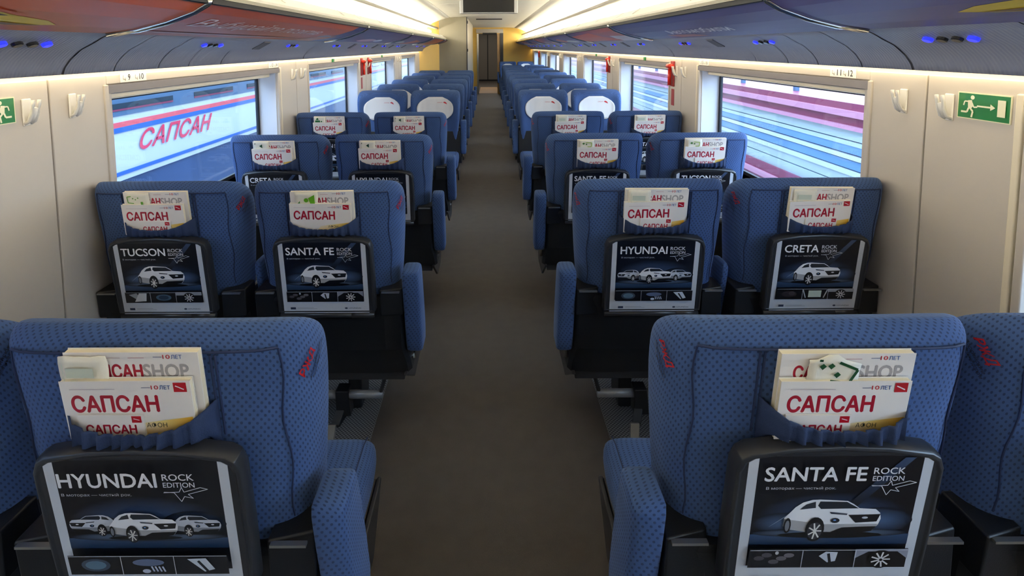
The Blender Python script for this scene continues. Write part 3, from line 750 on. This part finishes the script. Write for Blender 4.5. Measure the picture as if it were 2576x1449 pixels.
# ---- seats facing the camera
def reversed_proto(s, aisle):
    e = empty('train_seat'); br = common_seat(e, s, aisle); shell(e, s)
    # white head cover lying on the front of the headrest
    P = MB(); N = 28; front = [(0, .112), (.1, .118), (.16, .130), (.2, .15), (.226, .172)]
    def fy(x):
        x = abs(x)
        for (a, ya), (b, yb) in zip(front, front[1:]):
            if x <= b: return ya+(yb-ya)*(x-a)/(b-a)
        return .172
    rows = []
    for j in range(11):
        v = -1+2*j/10; row = []
        hwid = .20*(1-abs(v)**2.6*.62) if v > 0 else .20*(1-abs(v)**2.6*.45)
        for i in range(N+1):
            x = hwid*(-1+2*i/N); z = .925+.125*v
            row.append((x, fy(x)+yrear(z)+.006, z))
        rows.append(row)
    vs = [p for r in rows for p in r]; fs = [(j*(N+1)+i, j*(N+1)+i+1, (j+1)*(N+1)+i+1, (j+1)*(N+1)+i) for j in range(10) for i in range(N)]
    P.add(vs, fs); hc = P.build('head_cover', M['cloth'], e, smooth=True)
    so = hc.modifiers.new('thickness', 'SOLIDIFY'); so.thickness = .006; so.offset = 0
    Q = Print(.0002); Q.text('САПСАН', .02, .985, .055, .009, (196, 60, 66), off=.02, shear=.2); Q.poly([(.08, .992), (.105, .990), (.125, .976), (.11, .978)], (206, 40, 48)); Q.poly([(.085, .99), (.1, 1.0), (.12, .99), (.13, .97)], (206, 40, 48))
    Q.mapped(lambda u, v, w_: (-u, fy(u)+yrear(v)+.0095+w_, v)); Q.build('head_cover_print', M['print'], hc, raw=True)
    return e
ROWR = [5.72+.98*k for k in range(9)]
rp = {}
for sd in (-1, 1):
    rows = ROWR[:6] if sd < 0 else ROWR
    for r, y in enumerate(rows):
        for wdw in (0, 1):
            s = sd  # after turning half round the aisle lies on the other side
            key = (s, not wdw)
            if key not in rp: o = rp[key] = reversed_proto(s, not wdw)
            else: o = copy_tree(rp[key])
            o.rotation_euler = (0, 0, math.pi); o.location = (sd*(WXS if wdw else AX), y+.11, 0)
            tag(o, 'blue %s-side %s seat facing the camera, %s row with white head covers' % ('left' if sd < 0 else 'right', 'window' if wdw else 'aisle', ordn[r]), 'seat', 'seats facing the camera')
for (x, lb) in ((.596, 'farthest blue seat at the right end partition, by the aisle'), (1.182, 'farthest blue seat at the right end partition, by the window'), (-.82, 'single blue seat far down the aisle, left, beyond the beige partition')):
    o = copy_tree(rp[(1, True)] if x != 1.182 else rp[(1, False)]); o.rotation_euler = (0, 0, math.pi); o.location = (x, 16.95, 0)
    tag(o, lb, 'seat', 'seats facing the camera')
t = empty('folding_table', (1.16, 14.75, 0)); tag(t, 'white table top between far seats at the right windows', 'table')
MB().box(-.29, .26, -.3, .3, 1.0-.0, 1.025).build('table_top', M['white'], t, bevel=.008)
MB().box(.20, .25, -.05, .05, .007, 1.0).build('table_leg', M['darkm'], t)

# ---------------------------------------------------------------- things in the pockets
def mag_mesh(nm, w_, h, th, art, name):
    b = MB(); b.box(-w_/2, w_/2, .0008, th-.0008, 0, h-.0015, 0); b.box(-w_/2-.001, w_/2+.001, 0, .0009, 0, h, 1); b.box(-w_/2-.001, w_/2+.001, th-.0009, th, 0, h, 1)
    o = b.build(name, [M['paper'], M['cover']]); P = Print(.00012); art(P, w_, h); P.build('cover_print', M['print'], o); return o
CR = (176, 22, 50)
def brand(P, x, y, k=1.):
    P.text('10', x, y, .012*k, .0075*k, (196, 48, 60), off=.03); P.text('ЛЕТ', x+.014*k, y, .018*k, .0075*k, (52, 96, 160), off=.02); P.line([(x-.016*k, y+.0035*k), (x-.001, y+.0035*k)], .001*k, (70, 90, 130))
def art_front(P, w_, h):
    P.text('САПСАН', -w_*.435, h-.060, w_*.67, .032, CR, off=.045)
    brand(P, w_*.20, h-.016); P.rect(w_*.375, w_*.475, h-.021, h-.003, (190, 20, 40)); P.line([(w_*.39, h-.009), (w_*.42, h-.012), (w_*.455, h-.016)], .0022, (240, 230, 230))
    P.rect(-w_*.43, -w_*.08, h-.0155, h-.014, (206, 196, 200))
    P.poly([(-w_*.1, .004), (w_*.49, .004), (w_*.49, .045), (w_*.25, .038), (-.0, .030)], (240, 196, 70), [(246, 214, 110), (232, 176, 40), (236, 180, 50), (246, 222, 140), (238, 226, 200)])
    P.text('АФОН', w_*.12, .024, w_*.16, .010, (40, 36, 34), off=.0)
def art_back(P, w_, h):
    P.text('САПСАН', -w_*.40, h-.049, w_*.47, .026, CR, off=.045); P.text('SHOP', w_*.08, h-.049, w_*.34, .026, (170, 166, 166), off=.045)
    brand(P, w_*.24, h-.012); P.rect(-w_*.02, w_*.10, h-.0105, h-.009, (206, 170, 174)); P.rect(-w_*.30, -w_*.08, h-.0105, h-.009, (206, 190, 190))
def art_small(P, w_, h):
    P.text('САПСАН', -w_*.40, h-.037, w_*.78, .0175, CR, off=.045); P.rect(w_*.33, w_*.48, h-.015, h-.002, (190, 20, 40)); P.line([(w_*.36, h-.007), (w_*.45, h-.010)], .0015, (240, 230, 230))
base_front = mag_mesh('f', .215, .115, .010, art_front, 'magazine')
base_back = mag_mesh('b', .222, .158, .012, art_back, 'magazine')
base_small = mag_mesh('s', .108, .052, .003, art_small, 'booklet')
def bag_mesh(style):
    b = MB(); n = 6; rows = []
    R = random.Random(style)
    w_, h = (.080, .05) if style not in (1,) else (.086, .05)
    for j in range(5):
        row = []
        for i in range(n+1):
            u = -w_/2+w_*i/n+R.uniform(-.0015, .0015); v = h*j/4+R.uniform(-.001, .001)
            if j == 4 and style == 1: v += (.006 if i in (2, 3) else -.003*abs(i-3))
            row.append((u, -.0012*math.sin(i*1.3+j)+R.uniform(-.0006, .0006), v))
        rows.append(row)
    vs = [p for r in rows for p in r]; fs = [(j*(n+1)+i, j*(n+1)+i+1, (j+1)*(n+1)+i+1, (j+1)*(n+1)+i) for j in range(4) for i in range(n)]
    b.add(vs, fs); o = b.build('paper_bag', M['napkin'], smooth=True)
    so = o.modifiers.new('thickness', 'SOLIDIFY'); so.thickness = .002; so.offset = 1
    P = Print(.0001); G = [(206, 214, 196), (28, 84, 48), (96, 164, 50), (112, 184, 40), (190, 200, 172), (30, 110, 50), (24, 70, 44), (70, 130, 50)][style % 8]
    if style in (1,):
        for (u, v) in ((-.022, .034), (-.008, .036), (.004, .020)): P.poly([(u-.006, v), (u, v-.006), (u+.006, v+.001), (u, v+.006)], G)
        P.line([(.004, .044), (.036, .032), (.026, .006), (-.006, .008)], .005, G); P.rect(-.03, -.024, .044, .048, G)
    elif style in (2,):
        P.line([(-.02, .04), (-.034, .038), (-.032, .016), (-.012, .014)], .003, G)
        for (u, v) in ((-.014, .032), (-.005, .028), (.004, .034)): P.poly([(u-.003, v), (u, v-.003), (u+.003, v), (u, v+.003)], G)
        P.rect(.012, .02, .004, .02, G)
    elif style in (3,): P.ell(.0, .022, .008, .008, G, 12); P.poly([(.008, .03), (.03, .042), (.03, .004), (.014, .008)], G); P.poly([(-.036, .006), (-.022, .02), (-.022, .004)], (80, 150, 70))
    elif style in (5,): P.poly([(-.03, .03), (-.01, .03), (-.014, .044), (-.022, .044)], G); P.rect(-.036, .0, .012, .026, G); P.ell(.01, .018, .006, .005, G, 10)
    elif style in (6,): P.poly([(-.01, .026), (.006, .036), (.006, .014)], G); P.poly([(-.036, .036), (-.03, .036), (-.032, .044)], G)
    elif style in (7,): P.line([(-.005, .036), (.026, .034), (.024, .012), (.004, .012)], .004, (160, 190, 80)); P.poly([(-.026, .03), (-.018, .024), (-.01, .03), (-.018, .036)], G); P.ell(-.002, .026, .004, .004, G, 8)
    else: P.rect(-.026, .02, .014, .032, G); P.rect(-.02, -.008, .006, .009, G); P.line([(-.03, .04), (-.03, .006)], .0015, G)
    P.mapped(lambda u, v, w_: (u, -.0045-w_, v)); P.build('bag_print', M['print'], o, raw=True)
    return o
bags = {k: bag_mesh(k) for k in (0, 1, 2, 3, 5, 6, 7)}
style = {(0, -1, 0): 0, (0, 1, 0): 1, (1, -1, 1): 2, (1, -1, 0): 3, (1, 1, 0): 0, (1, 1, 1): 0, (2, -1, 1): 6, (2, -1, 0): 6, (2, 1, 0): 7, (2, 1, 1): 7, (3, -1, 1): 5, (3, -1, 0): 6, (3, 1, 0): 0, (3, 1, 1): 0}
bagx = {(0, -1, 0): -.075, (0, 1, 0): -.025, (1, -1, 0): -.05, (1, -1, 1): -.055}
rots = math.atan(LEAN)
first = {}
def put(base, key, name, x, y, z, rx, ry, label, cat, group):
    if key not in first: o = base; first[key] = 1
    else: o = copy_tree(base)
    o.location = (x, y, z); o.rotation_euler = (rx, ry, 0); tag(o, label, cat, group); return o
rn = ['nearest', 'second', 'third', 'fourth']
R = random.Random(11)
for (r, sd, wdw), st in style.items():
    X = sd*(WXS if wdw else AX); Y = ROWF[r]
    side = 'left' if sd < 0 else 'right'; seat = '%s-row %s seat, %s side' % (rn[r], 'window' if wdw else 'aisle', side)
    def ly(z, off): return Y+yrear(z)-off
    dx = {(0, -1, 0): -.002, (0, 1, 0): .004}.get((r, sd, wdw), R.uniform(-.004, .004))
    tilt = R.uniform(-.02, .02)
    dz = {(0, 1, 0): -.008}.get((r, sd, wdw), 0); z = .938 + dz + R.uniform(-.003, .003)
    put(base_back, 'b', 'magazine', X+dx+.003, ly(z, .016), z, rots, tilt*.5, 'rear magazine with grey lettering, pocket of %s' % seat, 'magazine', 'rear magazines in the seat pockets')
    z = .938 + dz
    put(base_front, 'f', 'magazine', X+dx-.004, ly(z, .030), z, rots, -tilt, 'front magazine with crimson title, pocket of %s' % seat, 'magazine', 'front magazines in the seat pockets')
    z = .938 + dz
    sx = {(0, -1, 0): -.035, (0, 1, 0): -.045}.get((r, sd, wdw), .0)
    if (r, sd, wdw) != (1, -1, 0): put(base_small, 's', 'booklet', X+dx+sx, ly(z, .0345), z, rots, tilt, 'small white booklet with red corner, pocket of %s' % seat, 'booklet', 'booklets in the seat pockets')
    z = 1.043 + dz
    bo = bags[st]
    put(bo, ('bag', st), 'paper_bag', X+bagx.get((r, sd, wdw), -.06)+dx, ly(z, .022), z, rots, {1: .06}.get(st, tilt), 'cream paper bag with green print, pocket of %s' % seat, 'paper bag', 'paper bags in the seat pockets')

# ---------------------------------------------------------------- wall fittings
def hook(s, y, z=1.39):
    e = empty('coat_hook', (s*(WX-.012), y, z))
    b = MB(); b.box(*sorted((0, -s*.006)), -.016, .016, -.045, .04); b.build('back_plate', M['white'], e, bevel=.005)
    b = MB()
    for yy in (-.011, .011):
        b.tube([(-s*x, yy, zz) for x, zz in ((.004, -.038), (.018, -.030), (.028, -.005), (.034, .022), (.036, .036))], .0055, 7)
    b.tube([(-s*.014, 0, -.034), (-s*.026, 0, -.004), (-s*.030, 0, .012)], .009, 7)
    b.build('hook_prongs', M['white'], e, smooth=True); return e
n = 0
for s in (-1, 1):
    for k in range(0, 4 if s < 0 else 6):
        for j, dy in enumerate((-.09, .09)):
            e = hook(s, SEAMY+PER*k+dy, 1.405)
            tag(e, 'white coat hook on %s wall, %s of the %s pair from the camera' % ('left' if s < 0 else 'right', 'nearer' if j == 0 else 'farther', ordn[k]), 'coat hook', 'coat hooks on the walls')
# exit signs
def exit_sign(s, y0, y1, z0, z1, label):
    e = empty('exit_sign', (s*(WX-.0125), (y0+y1)/2, z0)); tag(e, label, 'sign', 'green exit signs')
    L = y1-y0; H = z1-z0; a = -s*.003
    MB().box(*sorted((0, a)), -L/2, L/2, 0, H).build('sign_plate', M['photo'], e)
    # artwork: u rightwards as read by a viewer in the carriage
    P = Print(.0002); m = .003
    P.rect(-L/2+m, L/2-m, m, H-m, (34, 122, 62)); c = (228, 226, 196)
    k = H/100.
    def T(pts, ox=-L/2+L*.10): return [(ox+x*k, y*k) for x, y in pts]
    P.ell(-L/2+L*.10+40*k, 82*k, 8*k, 8*k, c, 12)
    P.poly(T([(22, 70), (38, 72), (44, 50), (34, 36), (24, 44)]), c)
    P.line(T([(26, 66), (10, 66), (6, 50)]), 5*k, c); P.line(T([(40, 62), (48, 46), (62, 48)]), 5*k, c)
    P.line(T([(28, 42), (22, 26), (-2, 26)]), 7*k, c); P.line(T([(36, 40), (46, 30), (42, 8)]), 7*k, c)
    P.line([(-L*.10, H*.52), (L*.18, H*.52)], 6*k, c); P.poly([(L*.15, H*.40), (L*.24, H*.52), (L*.15, H*.64)], c)
    P.rect(L*.28, L*.42, H*.22, H*.82, c)
    # viewer looking at the right wall sees +u towards -y; at the left wall towards +y
    P.mapped(lambda u, v, w_: (a*1.05-s*w_, -u, v)); P.build('pictogram', M['print'], e, raw=True)
exit_sign(1, 1.425, 1.59, 1.375, 1.455, 'green running man exit sign on the right wall')
exit_sign(-1, 1.415, 1.58, 1.375, 1.455, 'green running man exit sign at the left edge of the picture')
# seat number plates above the windows
def plate(s, y, txt, label):
    e = MB().box(*sorted((0, -s*.002)), -.078, .078, 0, .038).build('seat_number_plate', M['white'], loc=(s*(WX-.0125), y, 1.467)); tag(e, label, 'number plate', 'seat number plates')
    P = Print(.0001); a, b = txt
    for u, t in ((-.034, a), (.034, b)):
        P.text(t, u, .007, .013*len(t), .024, (24, 20, 14), off=.02)
    for u in (-.062, .008): P.line([(u, .022), (u, .012), (u+.010, .012), (u+.010, .006)], .0018, (90, 80, 50)); P.ell(u, .025, .002, .002, (90, 80, 50), 6); P.line([(u+.012, .018), (u+.012, .006)], .0016, (90, 80, 50))
    P.mapped(lambda u, v, w_: (-s*(.0022+w_), (-u if s > 0 else u), v)); P.build('numbers', M['print'], e, raw=True)
plate(-1, 2.12, ('9', '10'), 'white seat number plate reading 9 10 above the nearest left window')
plate(1, 2.12, ('11', '12'), 'white seat number plate reading 11 12 above the nearest right window')
plate(-1, 3.50, ('13', '14'), 'seat number plate above the far end of the nearest left window')
plate(1, 3.50, ('15', '16'), 'seat number plate above the far end of the nearest right window')
for s in (-1, 1):
    for k in (1, 2):
        y = WST+PER*k+.62
        o = MB().box(*sorted((0, -s*.012)), -.02, .02, 0, .03).build('window_tag', M['green'], loc=(s*(WX-.0125), y, 1.467)); tag(o, 'small green tag above the %s window on the %s' % (ordn[k], 'left' if s < 0 else 'right'), 'tag', 'green window tags')
# emergency hammers
def hammer(s, y, label):
    e = empty('emergency_hammer', (s*(WX-.0125), y, 1.29)); tag(e, label, 'hammer', 'emergency hammers')
    MB().box(*sorted((0, -s*.012)), -.035, .035, -.01, .19).build('holder', M['darkred'], e, bevel=.004)
    MB().tube([(-s*.03, 0, 0), (-s*.03, 0, .13)], .014, 8).build('handle', M['red'], e, smooth=True)
    MB().tube([(-s*.03, -.04, .15), (-s*.03, .04, .15)], .02, 8).build('hammer_head', M['red'], e, smooth=True)
    MB().tube([(-s*.005, 0, .15), (-s*.03, 0, .15)], .012, 6).build('clip', M['red'], e)
hammer(-1, 5.90, 'red emergency hammer on the left wall between the second and third windows')
hammer(1, 4.08, 'red emergency hammer on the right wall before the second window')
hammer(1, 6.25, 'small red emergency hammer on the right wall before the third window')
hammer(-1, 6.22, 'smaller red hammer on the left wall nearest the third window')
hammer(1, 14.95, 'farthest red emergency hammer on the right wall')
for s, y in ((-1, 5.90), (1, 4.08)):
    o = MB().box(*sorted((0, -s*.002)), -.03, .03, 0, .13).build('notice_plate', M['darkred'], loc=(s*(WX-.0125), y, 1.13))
    tag(o, 'dark red notice plate below the hammer on the %s wall' % ('left' if s < 0 else 'right'), 'notice plate', 'red notice plates')

# ---------------------------------------------------------------- monitor
e = empty('ceiling_monitor', (0, 5.4, 1.945)); tag(e, 'black screen monitor in a silver frame hanging from the ceiling over the aisle', 'monitor')
MB().box(-.30, .30, .012, .07, 0, .30).build('monitor_case', M['silver'], e, bevel=.008)
MB().box(-.262, .262, 0, .014, .012, .30).build('screen', M['screen'], e, bevel=.002)
b = MB()
for sx in (-1, 1): b.box(*sorted((sx*.266, sx*.298)), -.004, .012, 0, .30)
b.build('side_trim', M['silver'], e, bevel=.003)

# ---------------------------------------------------------------- partitions and the far end
# left cabin block
b = MB(); b.box(-1.08, -.485, YL, 15.4, 0, 2.24); p = b.build('wall_partition_left', M['beige']); tag(p, kind='structure')
b = MB(); b.hexa([(-1.47, YL-.42, 0), (-1.08, YL-.005, 0), (-1.08, YL+.5, 0), (-1.47, YL+.5, 0), (-1.47, YL-.42, 2.3), (-1.08, YL-.005, 2.24), (-1.08, YL+.5, 2.24), (-1.47, YL+.5, 2.3)])
b.build('partition_panel', M['yellow'], p)
MB().box(-.49, -.47, YL-.012, YL+.05, 0, 2.24).build('edge_trim', M['darkm'], p)
for z in (.5, 1.5, 2.1): MB().tube([(-.468, YL-.015, z), (-.468, YL-.015, z+.06)], .012, 6).build('door_hinge', M['gasket'], p)
# end wall
b = MB(); b.box(.45, 1.47, YR, YR+.12, 0, 2.34); b.box(-1.47, -.42, YR, YR+.12, 0, 2.34); b.box(-.42, .45, YR, YR+.12, 2.04, 2.34)
w_ = b.build('wall_end', M['yellow']); tag(w_, kind='structure')
MB().box(-.44, .47, YR-.03, YR, 2.06, 2.20).build('header_panel', M['wall'], w_, bevel=.006)
MB().box(-.22, .25, YR-.05, YR-.03, 2.0, 2.07).build('sign_box', M['screen'], w_)
MB().box(-.42, -.36, YR-.02, YR+.14, 0, 2.04).build('door_frame', M['chrome'], w_)
MB().box(.27, .36, YR-.0, YR+.14, 0, 2.04).build('door_frame', M['wood'], w_)
MB().box(.36, .47, YR-.03, YR+.14, 0, 2.06).build('door_frame', M['darkm'], w_)
o = MB().box(-.30, .30, 12.0, 12.12, 2.228, 2.246).build('ceiling_vent', M['gasket'], ceiling)
# vestibule
for sx in (-1, 1):
    o = MB().box(*sorted((sx*.62, sx*.74)), YR+.12, YE, 0, 2.34).build('wall_vestibule', M['wood'] if sx > 0 else M['beige']); tag(o, kind='structure')
d = empty('door_1', (0, YE, 0)); tag(d, kind='structure')
MB().box(-.62, -.1, 0, .08, 0, 2.3).build('door_leaf', M['doorg'], d); MB().box(-.06, .62, 0, .08, 0, 2.3).build('door_leaf', M['doorg'], d)
MB().box(-.1, -.06, -.02, .08, 0, 2.3).build('door_post', M['gasket'], d)
MB().box(-.62, .62, -.03, 0, 0, .07).build('threshold', M['gasket'], d)
MB().box(-.36, .30, YR+.3, YR+3.0, .0005, .004).build('floor_reflection', M['wood'], floor)  # orange reflection on the vestibule floor, painted in as a wood-toned sheet
o = MB().box(-.2, .2, 19, 23, 2.28, 2.30).build('vestibule_light', M['tube_v']); tag(o, 'dim ceiling light in the vestibule beyond the far doorway', 'light')

# ---------------------------------------------------------------- outside
g = MB().box(-40, 40, -30, 60, -1.3, -1.2).build('ground', M['snow']); tag(g, kind='structure')
tx = -4.2
def zt(slope): return CAMZ-(slope-.0056)*(abs(tx)+CAMX)
t = empty('passing_train', (tx, 6, -1.2)); tag(t, 'white train with red and blue stripes and crimson lettering outside the left windows', 'train')
def tb(z0, z1, m, nm, out=0., y0=-14, y1=22): return MB().box(-2.6, out, y0, y1, z0+1.2, z1+1.2).build(nm, m, t)
tb(zt(.347), 2.9, M['tw'], 'body')
tb(zt(.185), 2.2, M['tgrey'], 'window_band', .012)
tb(zt(.217), zt(.203), M['tr'], 'red_stripe', .010); tb(zt(.231), zt(.217), M['tb'], 'blue_stripe', .010)
tb(zt(.347), zt(.337), M['tb'], 'lower_blue_stripe', .012)
tb(zt(.362), zt(.347), M['tw'], 'sill_band', .004); tb(-1.0, zt(.362), M['tunder'], 'underframe', -.02)  # underframe's dark blue paints in the cabin's reflection on the window glass
for k in range(-6, 12):
    tb(zt(.166), zt(.152), M['tdark'], 'side_slot', .02, 6.1+1.6*k, 7.2+1.6*k); tb(zt(.172), zt(.167), M['maroon'], 'slot_trim', .02, 6.1+1.6*k, 7.2+1.6*k)
    tb(1.55, 2.1, M['tdark'], 'side_window', .02, 6.1+1.6*k, 7.4+1.6*k)
P = Print(.0004); P.text('САПСАН', 0, 0, 1.62, .235, (196, 44, 80), off=.03, shear=.45)
P.mapped(lambda u, v, w__: (.014+w__, u+.12, v+zt(.292)+1.2)); P.build('lettering', M['print'], t, raw=True)
# right: maroon and pale wagon side
rx = 4.2
def zr(sl): return CAMZ-sl*(rx-CAMX)
t = empty('freight_wagon', (rx, 6, -1.2)); tag(t, 'maroon and pale blue slatted wagon side outside the right windows', 'wagon')
def rb(s0, s1, m, nm, out=0., dp=1.5): return MB().box(-out, dp, -14, 24, zr(s1)+1.2, zr(s0)+1.2).build(nm, m, t)
rb(.160, .180, M['maroon'], 'beam', .03); rb(.180, .198, M['pinkm'], 'flange', .07); rb(.198, .222, M['maroon'], 'beam', .02); rb(.222, .234, M['pinkm'], 'flange', .06)
q = .234; k = 0
for h, m, o_ in ((.030, 'pale', 0), (.003, 'tunder', -.02), (.012, 'pale', .01), (.022, 'bluem', 0), (.004, 'tunder', -.02), (.012, 'tw', .02), (.003, 'tunder', -.02), (.024, 'bluem', 0), (.003, 'tunder', -.02), (.014, 'tw', .02), (.028, 'pale', 0), (.003, 'tunder', -.02), (.030, 'pale', .01)):
    rb(q, q+h, M[m], 'plank', o_); q += h
rb(q, q+.03, M['maroon'], 'beam', .05); rb(q+.03, q+.05, M['pinkm'], 'flange', .08); rb(q+.05, q+.2, M['maroon'], 'beam', .02)
for k in range(-3, 8):
    MB().box(.3, .36, 1.6*k-.03, 1.6*k+.03, zr(.165)+1.2, 3.2).build('stanchion', M['tgrey'], t)
# distant pale buildings/trees line seen over the wagon
